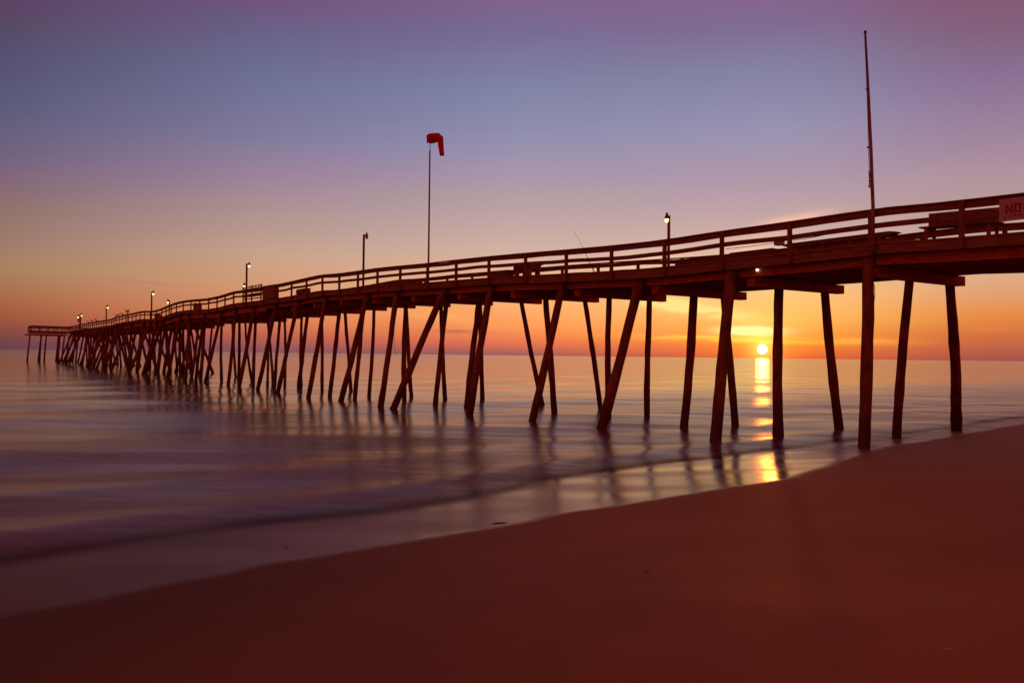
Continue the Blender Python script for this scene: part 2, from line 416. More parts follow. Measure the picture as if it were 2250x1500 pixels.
me = bpy.data.meshes.new('sea'); me.from_pydata(vs, [], fs); me.update()
for p in me.polygons: p.use_smooth = True
at = me.color_attributes.new('surf', 'FLOAT_COLOR', 'POINT')
for i, v in enumerate(surf): at.data[i].color = (v[0], v[1], 0, 1)
sea = bpy.data.objects.new('sea', me); C.objects.link(sea); sea['kind'] = 'structure'
mw = bpy.data.materials.new('sea_water'); mw.use_nodes = True; nt = mw.node_tree; b = nt.nodes['Principled BSDF']
tcn = N('ShaderNodeTexCoord')
def stretched(sx, sy, rot, sc, det=4, rough=.55, dist=0.0):
    m = N('ShaderNodeMapping'); m.inputs['Scale'].default_value = (sx, sy, 1); m.inputs['Rotation'].default_value = (0, 0, math.radians(rot)); L(tcn.outputs['Object'], m.inputs[0])
    n = N('ShaderNodeTexNoise'); n.inputs['Scale'].default_value = sc; n.inputs['Detail'].default_value = det; n.inputs['Roughness'].default_value = rough; n.inputs['Distortion'].default_value = dist
    L(m.outputs[0], n.inputs['Vector']); return n.outputs[0]
nA = stretched(.25, 1, -8, .45, 3); nB = stretched(.35, 1, 6, 3.0, 4); nC = stretched(.06, 1, -4, .08, 3)
nE = stretched(.45, 1, 3, 9.0, 3)
hgt = mth('ADD', mth('ADD', mth('ADD', mth('MULTIPLY', nE, .05), mth('MULTIPLY', nA, .5)), mth('MULTIPLY', nB, .17)), mth('MULTIPLY', nC, 1.6))
sx1 = N('ShaderNodeSeparateXYZ'); L(tcn.outputs['Object'], sx1.inputs[0])
bu = N('ShaderNodeBump'); L(mapr(sx1.outputs[1], 20, 90, 1.0, .35), bu.inputs['Strength']); bu.inputs['Distance'].default_value = .045; L(hgt, bu.inputs['Height']); L(bu.outputs[0], b.inputs['Normal'])
av = N('ShaderNodeAttribute', attribute_name='surf'); sp = N('ShaderNodeSeparateColor'); L(av.outputs['Color'], sp.inputs[0]); sfo = sp.outputs[0]
nD = stretched(.12, .5, -42, 1.0, 4, .5, .6)
murk = mth('MULTIPLY', sfo, mapr(nD, .30, .60, .55, 1.0), clamp=True)
L(mixc(murk, mixc(mapr(nC, .4, .65), (.12, .022, .010, 1), (.16, .036, .020, 1)), (.22, .042, .034, 1)), b.inputs['Base Color'])
sx0 = N('ShaderNodeSeparateXYZ'); L(tcn.outputs['Object'], sx0.inputs[0])
L(mth('ADD', mth('SUBTRACT', 1.34, mth('MULTIPLY', murk, .20)), mapr(sx0.outputs[1], 28, 120, 0.0, .30)), b.inputs['IOR'])
sxyz = N('ShaderNodeSeparateXYZ'); L(tcn.outputs['Object'], sxyz.inputs[0])
wind = mth('MULTIPLY', mapr(sxyz.outputs[1], 250, 700), mapr(mth('DIVIDE', sxyz.outputs[0], mth('MAXIMUM', sxyz.outputs[1], 1.0)), .10, -.25))
L(mth('ADD', mth('ADD', mapr(nA, .35, .7, .12, .20), mapr(sxyz.outputs[1], 25, 100, 0.0, -.02)), mth('ADD', mth('MULTIPLY', wind, .06), mth('MULTIPLY', murk, .12))), b.inputs['Roughness'])
b.inputs['Specular IOR Level'].default_value = .5
tr = N('ShaderNodeBsdfTransparent'); mx = N('ShaderNodeMixShader'); L(mapr(sp.outputs[1], 0.05, 1.0), mx.inputs[0])
L(b.outputs[0], mx.inputs[1]); L(tr.outputs[0], mx.inputs[2]); L(mx.outputs[0], nt.nodes['Material Output'].inputs['Surface'])
me.materials.append(mw)

# ------------------------------------------------------------------ the pier
pier = thing('fishing_pier', 'long weathered wooden fishing pier on leaning timber piles, running from the beach out to sea', 'pier')
S0 = 0.0
mb = MB(); strip(mb, S0, SEND, -.06, WID+.06, -.05, 0.0); mb.build('deck_planks', m_deck, pier)
for o0, o1, nm in ((-.02, .03, 'near'), (WID-.03, WID+.02, 'far')):
    s = S0
    while s < SEND:
        l = min(4.88, SEND-s); j = random.uniform(-.012, .012); z1 = -.052 if random.random() < .6 else -.03
        mb = MB(); strip(mb, s+.004, s+l-.004, o0+j, o1+j, -.30+random.uniform(-.02, .02), z1); mb.build('fascia_board', m_deck, pier); s += l
for off in (.42, 1.5, 2.6, 3.7, WID-.2):
    mb = MB(); strip(mb, 75, SEND, off-.06, off+.06, -.72, -.541); mb.build('stringer', m_beam, pier)
    mb = MB(); strip(mb, S0, SEND, off-.05, off+.05, -.54, -.052); mb.build('stringer', m_beam, pier)
# cross braces between stringers make the underside uneven
BENT = 4.0
k0x = (s_of(1905, .25, 5.1))
bents = []
k = -6
while k0x + BENT*k < SEND-2:
    bents.append(k0x + BENT*k); k += 1
kzero = 6
for s in bents:
    d = deck_z(s); n = NR(s); t = T(s)
    mb = MB(); L0, L1 = .50, WID+.28
    mb.box(PO(s, (L0+L1)/2, d-.681-xd(s)), n, t, EZ, (L1-L0)/2, .14, .139)
    mb.build('cap_beam', m_beam, pier)
    for off in (random.uniform(.6, 3.4),):
        pass

def pile(top, bot, r0, r1, knots=True, n=11):
    """slightly crooked round timber, extended below the ground"""
    top, bot = Vector(top), Vector(bot); ax = (bot-top); ln = ax.length; u = ax/ln
    end = bot + u*.9; rings = []; m = max(7, int(ln/.42)); sd_ = random.uniform(0, 1000)
    a = u.cross(EY).normalized(); c = u.cross(a)
    bend = random.uniform(-.035, .035); bend2 = random.uniform(-.02, .02)
    full = (end-top)
    for i in range(m+1):
        f = i/m; p = top + full*f
        r = r0 + (r1-r0)*f
        r *= 1 + .11*noise.noise(Vector((f*7, sd_, 0))) + (.10 if random.random() < .12 and knots else 0)
        w = math.sin(f*math.pi)
        p = p + a*(bend*w*ln*.35 + .022*noise.noise(Vector((f*6, sd_, 5)))) + c*(bend2*w)
        ring = []
        for k in range(n):
            an = 2*math.pi*k/n; rr = r*(1 + .06*noise.noise(Vector((math.cos(an)*1.2, math.sin(an)*1.2, sd_+f*9))))
            ring.append(p + a*(rr*math.cos(an)) + c*(rr*math.sin(an)))
        rings.append(ring)
    return rings
# piles read off one by one: row (0 beach-side, 1 middle, 2 sea-side), top pixel, foot pixel, thickness
PL = [(2,2087,623,2099.5,946.5,20),(1,1999,610,1971.7,965,18),(0,1908,567,1896.7,985,24),
(2,1812,638,1846,945,18),(1,1711.7,628,1711.5,962,20),(0,1608,595,1573,970,23),
(2,1591,650,1615,937,15),(1,1525,645,1502,938,17),(0,1406,616,1321,941,19.5),
(2,1427,652,1423,918,12),(1,1338.4,645,1338.5,918,12),(0,1233,638,1169,927,15.5),
(2,1285,657,1319,900,10),(1,1199,650,1217.8,908,12.5),(0,1077,641,1032,910,14.5),
(2,1146,659,1192.5,888,9.5),(1,1053,663,1026,893,12),(0,970,652,864,899,14),
(2,1054.7,663,1059.5,879,9),(1,981,660,957,889,10),(0,870,655,835.5,895,11.5),
(2,969,663,978.7,879,8.5),(1,891.5,668,889,881,9.5),(0,800,673,749,880,11),
(2,892,670,904,870,8),(1,799,676,779.5,876,8.5),(0,710.7,678,677,873,9.5),
(2,822,676,810,870.5,7.5),(1,746,680,724.5,870.5,8.5),(0,650.7,686,611.5,862,8.5),
(2,758,680,771.5,859,7),(1,676,685,656,851,7.5),(0,601,690,566,855,8.2),
(2,706.7,685,707,856,6.5),(1,616,694.7,602.7,855,6.5),(0,553,697,525,850.7,7.8),
(2,663.5,692,663,851,6),(1,562,697,556.5,847,6.5),(0,514.7,701,500.5,846,7),
(2,625,694.7,625,849,5.5),(1,526,701,524,833,6),(0,482.7,705,451.5,839,6.6),
(2,590.7,697,587.5,850,5.2),(2,586.7,697,598.7,846,5),(1,487.5,708,487.5,838.7,6),
(2,538.7,701,554.7,841,5),(1,449,713,440,833,7),(0,446.7,710.7,430.7,833.5,6),
(2,510.7,704,518,829,4.8),(1,436.5,713,421,829,5.4),(0,413,716,407,836.5,6.2),
(2,466.7,712,457,830,4.6),(2,419,714.7,436.8,823,4.6),(0,392,718,369,827.5,6),
(1,404,717,385,818,5),(1,402,716,404,818,5),(2,421,718,398,820,5),(2,382,716.6,390,816,4.6),
(0,353,722,320,820,6.2),(1,355,722,344,822,5),(1,363,724,348,817,4.8),(2,366,720,376,815,4.4),(2,385,719,374,814,4.4)]
count = 0
rest = MB()
def add_pile(rings):
    global count
    if count < 99:
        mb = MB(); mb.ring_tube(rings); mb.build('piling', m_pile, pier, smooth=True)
    else: rest.ring_tube(rings)
    count += 1
rowoff = (.20, 2.45, WID-.02)
for row, xt, yt, xb, yb, w in PL:
    off = rowoff[row]; zr = -.31 if row == 0 else -.75
    z = 5.2
    for _ in range(4):
        s = s_of(xt, off, z); z = deck_z(s) + zr
    # the top pixel was read a little below the true top on the beach-side row: continue the lean upwards
    if row == 0:
        ytop = proj(PO(s, off, z))[1]; xx = xt + (xt-xb)/(yb-yt)*(yt-ytop)
        for _ in range(3):
            s = s_of(xx, off, z); z = deck_z(s) + zr
    top = PO(s, off, z); bot = ground(xb, yb)
    dep = (bot-CAM).dot(cf); dt = (top-CAM).dot(cf)
    add_pile(pile(top, bot, (w*.5-.2)*min(dt, dep*1.04)/FPX*1.05, (w*.5+.2)*dep/FPX*1.12))
# the bents further out, same pattern of three leaning piles
rndp = random.Random(5)
s_far = s_of(372, .2, 5.9)
sea_bents = [s for s in bents if s > s_far]
for s in sea_bents:
    spec = [(.20, -rndp.uniform(.5, 2.4), rndp.uniform(-1.1, 1.6)), (2.45, rndp.uniform(-1.0, 1.2), rndp.uniform(-1.5, 1.5)), (WID-.02, rndp.uniform(-.3, 2.2), rndp.uniform(-1.2, .9))]
    for i, (off, lo_, la) in enumerate(spec):
        if s > 105 and rndp.random() < .25: continue
        ss = s + rndp.uniform(-.15, .15); z = deck_z(ss) - (.31 if i == 0 else .75)
        add_pile(pile(PO(ss, off, z), PO(ss+la, off+lo_, 0), rndp.uniform(.13, .17), rndp.uniform(.16, .21), n=8))
# short bents hidden off frame on the beach side
for s in bents[:6]:
    if s < 6: continue
    for off in rowoff:
        z = deck_z(s) - (.31 if off < 1 else .75); q = PO(s, off, 0); q.z = sand_h(q.x, q.y)
        if proj(q)[0] < 2330: continue
        add_pile(pile(PO(s, off, z), q + NR(s)*random.uniform(-.3, .3), .15, .17))

# railings
post_x = [2115,1915,1737,1588,1462,1345.5,1246,1156.5,1076,1004,941,881,831,788,747,710,675,642,612,580,541,514.5,495.6,478,459.5,440,420.5,403.6,388.6,377,366,356.5,345,331,318.6,308.5,299.7,291.3,283,277,269,262.6,256.3,251,246]
near_s = []
for x in post_x:
    z = 6.0
    for _ in range(3):
        s = s_of(x, -.05, z); z = deck_z(s)+.4
    near_s.append(s)
s = near_s[0]-2.44
while s > .5: near_s.append(s); s -= 2.44
s = max(near_s)+2.6
while s < SEND-1: near_s.append(s); s += 2.6
near_s.sort()
def railing(off, out, posts, s0, s1):
    """out = -1 near side, +1 far side"""
    mb = MB(); strip(mb, s0, s1, off-.02, off+.02, RAILH-.20, RAILH-.036, .6, .03); strip(mb, s0, s1, off-.08, off+.08, RAILH-.03, RAILH+.006)
    rail = mb.build('railing', m_rail, pier)
    mb = MB(); strip(mb, s0, s1, off-.02, off+.02, RAILH-.49, RAILH-.355, .6, .05); mb.build('mid_rail', m_rail, rail)
    for s in posts:
        mb = MB(); d = deck_z(s)
        w = .055
        mb.box(PO(s, off+out*.068, d+(RAILH-.035-.28)/2), T(s), NR(s), EZ, w, .045, (RAILH-.035+.28)/2)
        mb.build('rail_post', m_rail, rail)
    return rail
railing(-.02, -1, near_s, S0, SEND)
far_s = []; s = 1.4
while s < SEND-5: far_s.append(s); s += 2.44
railing(WID+.02, 1, far_s, S0, SEND-5.0)

# T-shaped head at the sea end
sH = SEND-4.2; dH = deck_z(SEND) ; tH, nH = T(SEND), NR(SEND)
HL, HR = -8.8, WID+4
def hp(a, o, z): p = P(sH) + tH*a + nH*o; return Vector((p.x, p.y, z))
HLEN = 9.0
while proj(hp(0, HL, dH))[0] < 68: HL += .05
dl = .35     # the head's far left end stands slightly higher
def hz(o): return dH - .03 + (0 if o > 0 else -o*.012)
def hbar(mb, a0, a1, o0, o1, z0, z1):
    rings = [[hp(a0, o, hz(o)+z0), hp(a1, o, hz(o)+z0), hp(a1, o, hz(o)+z1), hp(a0, o, hz(o)+z1)] for o in (o0, o1)]
    mb.ring_tube(rings)
mb = MB(); hbar(mb, -.1, HLEN, HL, -.08, -.06, -.004); hbar(mb, 4.4, HLEN, -.07, WID+.07, -.06, -.006); hbar(mb, -.1, HLEN, WID+.08, HR, -.06, -.004); mb.build('head_deck', m_deck, pier)
mb = MB()
for a in (.0, 2.2, 4.6, 6.9, HLEN-.1):
    hbar(mb, a-.06, a+.06, HL+.1, -.1, -.42, -.065); hbar(mb, a-.06, a+.06, WID+.1, HR-.1, -.42, -.065)
mb.build('head_stringers', m_beam, pier)
mb = MB(); hbar(mb, .5, .8, HL-.6, -.3, -.86, -.62); hbar(mb, 7.5, 7.8, HL-.6, -.3, -.86, -.62); mb.build('head_cap_beam', m_beam, pier)
mb = MB(); hbar(mb, -.06, -.02, HL, -.12, RAILH-.2, RAILH); hbar(mb, -.06, -.02, HL, -.12, RAILH-.5, RAILH-.39)
hbar(mb, HLEN-.06, HLEN-.02, HL, HR, RAILH-.2, RAILH); hbar(mb, HLEN-.06, HLEN-.02, HL, HR, RAILH-.5, RAILH-.39)
for z0, z1 in ((RAILH-.2, RAILH), (RAILH-.5, RAILH-.39)):
    for o in (HL, HR):
        rings = [[hp(a, o-.02, hz(o)+z0), hp(a, o+.02, hz(o)+z0), hp(a, o+.02, hz(o)+z1), hp(a, o-.02, hz(o)+z1)] for a in (0, HLEN-.1)]
        mb.ring_tube(rings)
hr_ = mb.build('head_railing', m_rail, pier)
for o in [HL + .05 + i*1.25 for i in range(7)]:
    mb = MB(); mb.box(hp(-.1, o, hz(o)+RAILH/2-.13), tH, nH, EZ, .05, .06, RAILH/2+.1); mb.build('rail_post', m_rail, hr_)
for a in (1.5, 3.6, 5.7, 7.8):
    mb = MB(); mb.box(hp(a, HL-.07, hz(HL)+RAILH/2-.13), tH, nH, EZ, .05, .045, RAILH/2+.1); mb.build('rail_post', m_rail, hr_)
for o in [HL + .6 + i*1.45 for i in range(7)]:
    mb = MB(); mb.box(hp(HLEN+.03, o, hz(o)+RAILH/2-.13), tH, nH, EZ, .045, .06, RAILH/2+.1); mb.build('rail_post', m_rail, hr_)
for xt, yt, xb, yb, w in ((66.5,729,59.6,795,3.6),(91.5,729.5,84,795,4.2),(90,729.5,87,794,3.4),(102.5,730,97,795.5,3.6),(129,733,123,794,5),(132,733,128,795,4.2),(142,734,135.6,794,3.6),(152,735,144.5,795,3.6),(166,736,159,796,4),(171,737,166,796.5,3.8)):
    q = on_z(xb, yb); dep = q.y
    # keep the feet under the head
    tp = at_depth(xt, yt, max(q.y, 163)); 
    q = Vector(((xb-1125)/FPX*tp.y, tp.y, 0))
    q.x = on_z(xb, yb).x * tp.y/on_z(xb, yb).y
    tp.z = hz(-4) - .42
    add_pile(pile(tp, q, w*.5*tp.y/FPX*.9, w*.5*tp.y/FPX*1.1, n=8))
o_ = rest.build('piling', m_pile, pier, smooth=True); o_['kind'] = 'stuff'; o_['label'] = 'remaining piles at the sea end of the pier'

# ------------------------------------------------------------------ things standing on the pier
def pier_point(x, off, dz=0.0):
    z = 6.0
    for _ in range(4):
        s = s_of(x, off, z); z = deck_z(s) + dz
    return s, PO(s, off, deck_z(s))
def h_at(x, y, Yd):           # height where pixel row y meets depth Yd
    r = ray(x, y); return CAM_H + r.z*Yd/r.y

def lamp(x, ytop, off, side, label, lit=True, mat=None, dirn=1, scale=1.0, arm=.22, r=.05):
    s, p = pier_point(x, off); ztop = h_at(x, ytop, p.y); hgt = ztop - p.z + .05
    t = thing('lamp_post', label, 'lamp post', p + Vector((0, 0, -.05)), 0, 'lamp posts along the pier')
    mb = MB(); mb.box((0, 0, hgt/2), EX, EY, EZ, r, r, hgt/2); mb.build('pole', m_rail, t)
    a = dirn
    mb = MB(); mb.tube([(0, 0, hgt-.06), (a*arm*.5, 0, hgt-.03), (a*arm, 0, hgt-.05)], .018, 8); mb.build('arm', m_metal, t)
    k = scale
    hx = a*(arm+.04*k)
    mb = MB(); mb.lathe((hx, 0, hgt), [(.02*k, .20*k), (.035*k, .19*k), (.04*k, .14*k), (.075*k, .10*k), (.085*k, .0), (.13*k, -.10*k), (.14*k, -.17*k), (.13*k, -.18*k)][::-1], 14); h = mb.build('lamp_head', m_metal, t, True)
    mb = MB(); mb.lathe((hx, 0, hgt), [(.001, -.40*k), (.06*k, -.385*k), (.10*k, -.34*k), (.125*k, -.27*k), (.12*k, -.175*k)], 14); mb.build('globe', (mat or m_lit) if lit else m_unlit, h, True)
    return t
lamp(1468.5, 474, WID-.25, 1, 'lit lamp post nearest the beach, globe glowing yellow on its left side', dirn=-1, arm=.05, scale=.70)
lamp(798, 515, .28, 0, 'unlit lamp post left of the windsock, its head on the right', lit=False, dirn=1, arm=.12, scale=.62)
lamp(541, 579, .28, 0, 'tall lit lamp post beside the slatted cleaning station', dirn=1, arm=.14, mat=m_lit2, r=.055, scale=.7)
lamp(540, 624, WID-.25, 1, 'low-looking lit lamp on the far rail, left of the cleaning station', dirn=-1, arm=.14, mat=m_lit2, scale=.8)
lamp(332.5, 641, .28, 0, 'lit lamp post in the dip of the pier, head pointing right', dirn=1, arm=.12, scale=.9, r=.06)
lamp(371.5, 660, WID-.25, 1, 'short lit lamp behind the far railing, head pointing left', dirn=-1, arm=.14, mat=m_lit2, scale=.95, r=.06)
lamp(233, 672, .28, 0, 'lit lamp post right of the three perched gulls', dirn=1, arm=.14, scale=.95, r=.065)
t_ = lamp(176.5, 690, .28, 0, 'outermost lit lamp post of the pier, head pointing right', dirn=1, arm=.12, scale=1.05, r=.08)
lamp(174.5, 693.5, .34, 1, 'slightly lower lamp with its globe just left of the outermost post', dirn=-1, arm=.22, scale=1.05, r=.06)
s, p = pier_point(176, .28)
mb = MB(); zb = h_at(176, 704, p.y); mb.box((p.x-.22, p.y-.1, zb), EX, EY, EZ, .15, .14, .28); mb.box((p.x-.22, p.y-.1, zb+.30), EX, EY, EZ, .18, .18, .02)
tag(mb.build('meter_box', m_sign), 'pale box mounted on the outermost lamp post', 'box')

# windsock
s, p = pier_point(941, -.13); Yd = p.y
t = thing('windsock_mast', 'slim mast with a drooping red windsock, fixed to the railing', 'windsock', (p.x, p.y, p.z-.25))
zt = h_at(941, 331, Yd) - t.location.z; zr = h_at(941, 305, Yd) - t.location.z
mb = MB(); mb.tube([(0, 0, 0), (0, 0, zt*.5), (-.005, 0, zt)], [.042, .040, .034], 10); mb.build('mast', m_alu, t, True)
mb = MB(); mb.tube([(0, 0, zt-.1), (0, 0, zr)], .015, 8); mb.build('swivel_rod', m_metal, t, True)
u = Yd/FPX
def wl(x, y): return Vector(((x-941)*u, 0, zr + (305-y)*u + (x-941)*u*.0115))
ctr = [wl(934.3,306.5), wl(935.2,306.2), wl(938,305.5), wl(944,304.2), wl(952,303), wl(958.5,302.2), wl(963,305), wl(963.8,311), wl(964.5,318), wl(965.6,326), wl(967,334), wl(968,341.5), wl(968.1,342.6)]
rad = [5, 8.4, 10.4, 11, 10.6, 9.8, 8.0, 6.8, 6.0, 5.6, 5.3, 5.1, 4.4]
def sock(mbx, pts, rads, n=16):
    rings = []
    for i, q in enumerate(pts):
        tt = (pts[min(i+1, len(pts)-1)] - pts[max(i-1, 0)]).normalized(); a = EY; c = tt.cross(a).normalized()
        rr = rads[i]*u; fl = .45 if i > 6 else .9
        rings.append([q + a*(rr*fl*math.cos(2*math.pi*k/n)) + c*(rr*(1+.05*math.sin(3*k+i))*math.sin(2*math.pi*k/n)) for k in range(n)])
    mbx.ring_tube(rings)
mb = MB(); sock(mb, ctr, rad); mb.build('sock', m_sock, t, True)
mb = MB(); pts = [wl(935, 306.3) + Vector((0, math.cos(a)*.9*8.6*u, math.sin(a)*8.8*u)) for a in [i*math.pi/9 for i in range(19)]]; mb.tube(pts, .014, 6); mb.build('hoop', m_metal, t, True)

# flagpole
s, p = pier_point(1918, -.14); Yd = p.y
base = Vector((p.x, p.y, p.z-.22))
t = thing('flagpole', 'tall bare flagpole leaning slightly left above the railing', 'flagpole', base)
tp = at_depth(1901, 72, Yd) - base; rm = at_depth(1918.5, 461, Yd) - base
pts = [Vector((rm.x, 0, 0)), rm, rm.lerp(tp, .33)+Vector((.012, 0, 0)), rm.lerp(tp, .66)+Vector((.012, 0, 0)), tp]
mb = MB(); mb.tube(pts, [.048, .046, .044, .037, .028], 12); mb.build('pole', m_alu, t, True)
mb = MB(); mb.lathe(tp, [(.03, -.02), (.04, .0), (.04, .03), (.02, .05)], 10); mb.build('cap', m_metal, t, True)
def fp(x, y): q = at_depth(x, y, Yd) - base; q.y = -.06; return q
mb = MB(); mb.tube([fp(1899.7, 78), fp(1900.8, 140), fp(1902.5, 195), fp(1904.7, 260), fp(1906, 325), fp(1908, 375), fp(1909, 408), fp(1913, 424)], .007, 5)
mb.tube([fp(1901.5, 78), fp(1905.5, 200), fp(1909, 320), fp(1911.5, 420)], .005, 5); mb.build('halyard', m_rope, t)
mb = MB()
for i in range(14):
    a = 2*math.pi*i
    q = fp(1908.3 + random.uniform(-1.6, 1.8), 376 + i*2.7); q2 = fp(1908.3 + random.uniform(-2, 2.2), 378 + i*2.7 + random.uniform(0, 2)); mb.tube([q, q2], .016, 5)
for y in (198, 325): mb.box(fp(1903.5 + (y-198)*.018, y), EX, EY, EZ, .03, .02, .018)
mb.tube([fp(1910, 385), fp(1911.5, 392), fp(1910, 400)], .01, 5)
mb.build('rope_coil', m_rope, t)
mb = MB(); mb.box(fp(1914, 424), EX, EY, EZ, .015, .02, .06); mb.build('cleat', m_metal, t)

# sign on the outside of the railing at the right edge of the photo
sa, pa = pier_point(2196, -.13); sb_ = sa - 1.35
pa = PO(sa, -.14, 0); pb = PO(sb_, -.14, 0)
zt = h_at(2196, 439, pa.y); zb = h_at(2196, 488, pa.y)
t = thing('warning_sign', 'pale sign reading NO in dark red capitals, fixed to the railing', 'sign', (pa.x, pa.y, zb))
dirv = (pb-pa).normalized(); rise = (top_z(sb_)-top_z(sa)) + .015*1.35
dirv = Vector((dirv.x, dirv.y, rise/1.35)).normalized(); nout = -NR(sa); H = zt-zb
mb = MB(); c = dirv*.675 + EZ*H/2; upv = EZ
mb.box(c, dirv, nout, upv, .675, .009, H/2); mb.build('board', m_sign, t)
def letter(ch, x0, y0, w, h, th):
    """block letters from strokes, in the plane of the board"""
    g = {'N': [((0,0),(0,1)),((0,1),(1,0)),((1,0),(1,1))], 'O': [((0,0),(0,1)),((0,1),(1,1)),((1,1),(1,0)),((1,0),(0,0))],
         'L': [((0,1),(0,0)),((0,0),(1,0))], 'I': [((.5,0),(.5,1))], 'T': [((0,1),(1,1)),((.5,0),(.5,1))], 'E': [((0,0),(0,1)),((0,0),(1,0)),((0,.5),(.8,.5)),((0,1),(1,1))],
         'R': [((0,0),(0,1)),((0,1),(1,1)),((1,1),(1,.5)),((1,.5),(0,.5)),((.3,.5),(1,0))], 'G': [((1,.8),(1,1)),((1,1),(0,1)),((0,1),(0,0)),((0,0),(1,0)),((1,0),(1,.45)),((1,.45),(.6,.45))],
         'D': [((0,0),(0,1)),((0,1),(.8,1)),((.8,1),(1,.7)),((1,.7),(1,.3)),((1,.3),(.8,0)),((.8,0),(0,0))], 'V': [((0,1),(.5,0)),((.5,0),(1,1))], 'U': [((0,1),(0,0)),((0,0),(1,0)),((1,0),(1,1))], 'Y': [((0,1),(.5,.5)),((1,1),(.5,.5)),((.5,.5),(.5,0))], 'P': [((0,0),(0,1)),((0,1),(1,1)),((1,1),(1,.5)),((1,.5),(0,.5))]}[ch]
    for (a, b_) in g:
        A = dirv*(x0+a[0]*w) + upv*(y0+a[1]*h) + nout*.013; B = dirv*(x0+b_[0]*w) + upv*(y0+b_[1]*h) + nout*.013
        dd = (B-A); ln = dd.length; dd.normalize()
        txt.box((A+B)/2, dd, nout, dd.cross(nout).normalized(), ln/2+th/2, .002 + .0007*len(txt.v)/8*.02, th/2)
txt = MB()
letter('N', .165, H*.36, .115, H*.34, .042); letter('O', .355, H*.37, .105, H*.33, .042)
x0 = .545
for i in range(3): letter('E', x0, H*(.40 + i*.115), .07, H*.075, .014)
for i, ch in enumerate('LITTYPING'): letter(ch, .125 + i*.068, H*.14, .038, H*.10, .016)
txt.build('lettering', m_text, t)

# benches and tables on the deck
def bench_back(x, off, length, label, hb=.85, flip=1):
    s, p = pier_point(x, off); tt = T(s); ang = math.atan2(tt.y, tt.x)
    sl = (deck_z(s+length/2) - deck_z(s-length/2))/length
    t = thing('bench', label, 'bench', p, ang, 'benches on the deck')
    t.rotation_euler = (0, -math.atan(sl), ang)
    mb = MB()
    for i in range(3): mb.box((0, flip*(-.12+i*.15), .43), EX, EY, EZ, length/2, .065, .02)
    mb.build('seat', m_deck, t)
    mb = MB()
    for z in (.56, .76): mb.box((0, flip*(-.24), z), EX, EY, EZ, length/2, .018, .082)
    mb.build('backrest', m_deck, t)
    for sx in (-1, 1):
        mb = MB(); xx = sx*(length/2-.18)
        mb.box((xx, flip*-.20, .41), EX, EY, EZ, .04, .02, .41); mb.box((xx, flip*.2, .205), EX, EY, EZ, .04, .03, .205); mb.box((xx, 0, .38), EX, EY, EZ, .03, .22, .03)
        mb.build('leg', m_beam, t)
    return t
bench_back(2110, 1.15, 1.95, 'slatted bench with a backrest beside the sign', flip=1)
def low_bench(x, off, length, label, h=.45, w=.3, point=.0, deep=.05, legs=2):
    s, p = pier_point(x, off); tt = T(s); ang = math.atan2(tt.y, tt.x)
    sl = (deck_z(s+length/2) - deck_z(s-length/2))/length
    t = thing('low_bench', label, 'bench', p, 0, 'benches on the deck'); t.rotation_euler = (0, -math.atan(sl), ang)
    mb = MB(); l = length/2
    pr = [(-l, h-.035), (-l+point, h-deep), (l-point, h-deep), (l, h-.035), (l-point*.7, h), (-l+point*.7, h)] if point else [(-l, h-deep), (l, h-deep), (l, h), (-l, h)]
    mb.ring_tube([[Vector((a, yy, b_)) for a, b_ in pr] for yy in (-w/2, w/2)])
    mb.build('seat', m_deck, t)
    for i in range(legs):
        xx = -l*.72 + 2*l*.72*i/(legs-1)
        mb = MB(); mb.box((xx, 0, (h-deep)/2), EX, EY, EZ, .05, w*.4, (h-deep)/2); mb.box((xx+.03, 0, .1), EX, EY, EZ, .12, .03, .03); mb.build('leg', m_beam, t)
    mb = MB(); mb.box((0, 0, h-deep-.055), EX, EY, EZ, l*.7, .02, .05); mb.build('stretcher', m_beam, t)
low_bench(1842, 1.3, 3.7, 'long low bench with pointed ends below the flagpole', point=.3, deep=.13, legs=4)
low_bench(1100, 1.2, 1.5, 'low solid bench left of the small bait table', deep=.3, h=.40)
low_bench(893, 1.0, 2.6, 'low bench just left of the windsock mast', h=.30, deep=.22, legs=3)
low_bench(1540, 1.0, 2.0, 'low bench right of the lit lamp nearest the beach', h=.28, deep=.2, legs=3)
low_bench(1655, 1.0, 1.6, 'low bench between the lit lamp and the long pointed bench', h=.32, deep=.2, legs=3)
low_bench(666, 1.0, 1.9, 'low dark bench right of the cleaning station', h=.52, deep=.3)
# small bait table
s, p = pier_point(1158, 1.4); tt = T(s)
t = thing('bait_table', 'small square bait table with an overhanging top', 'table', p, math.atan2(tt.y, tt.x))
mb = MB(); mb.box((0, 0, .575), EX, EY, EZ, .66, .35, .022); mb.build('table_top', m_deck, t)
mb = MB(); mb.box((0, 0, .46), EX, EY, EZ, .58, .28, .092); mb.build('apron', m_deck, t)
for sx in (-1, 1):
    for sy in (-1, 1):
        mb = MB(); mb.box((sx*.42, sy*.22, .184), EX, EY, EZ, .13, .04, .184); mb.build('leg', m_beam, t)
# bait box on the long bench end
s, p = pier_point(1712, 1.1)
mb = MB(); mb.box((p.x, p.y, p.z+.50), T(s), NR(s), EZ, .12, .1, .085); mb.box((p.x, p.y, p.z+.592), T(s), NR(s), EZ, .13, .11, .007)
tag(mb.build('tackle_box', m_sign), 'small pale box standing at the left end of the pointed bench', 'box')

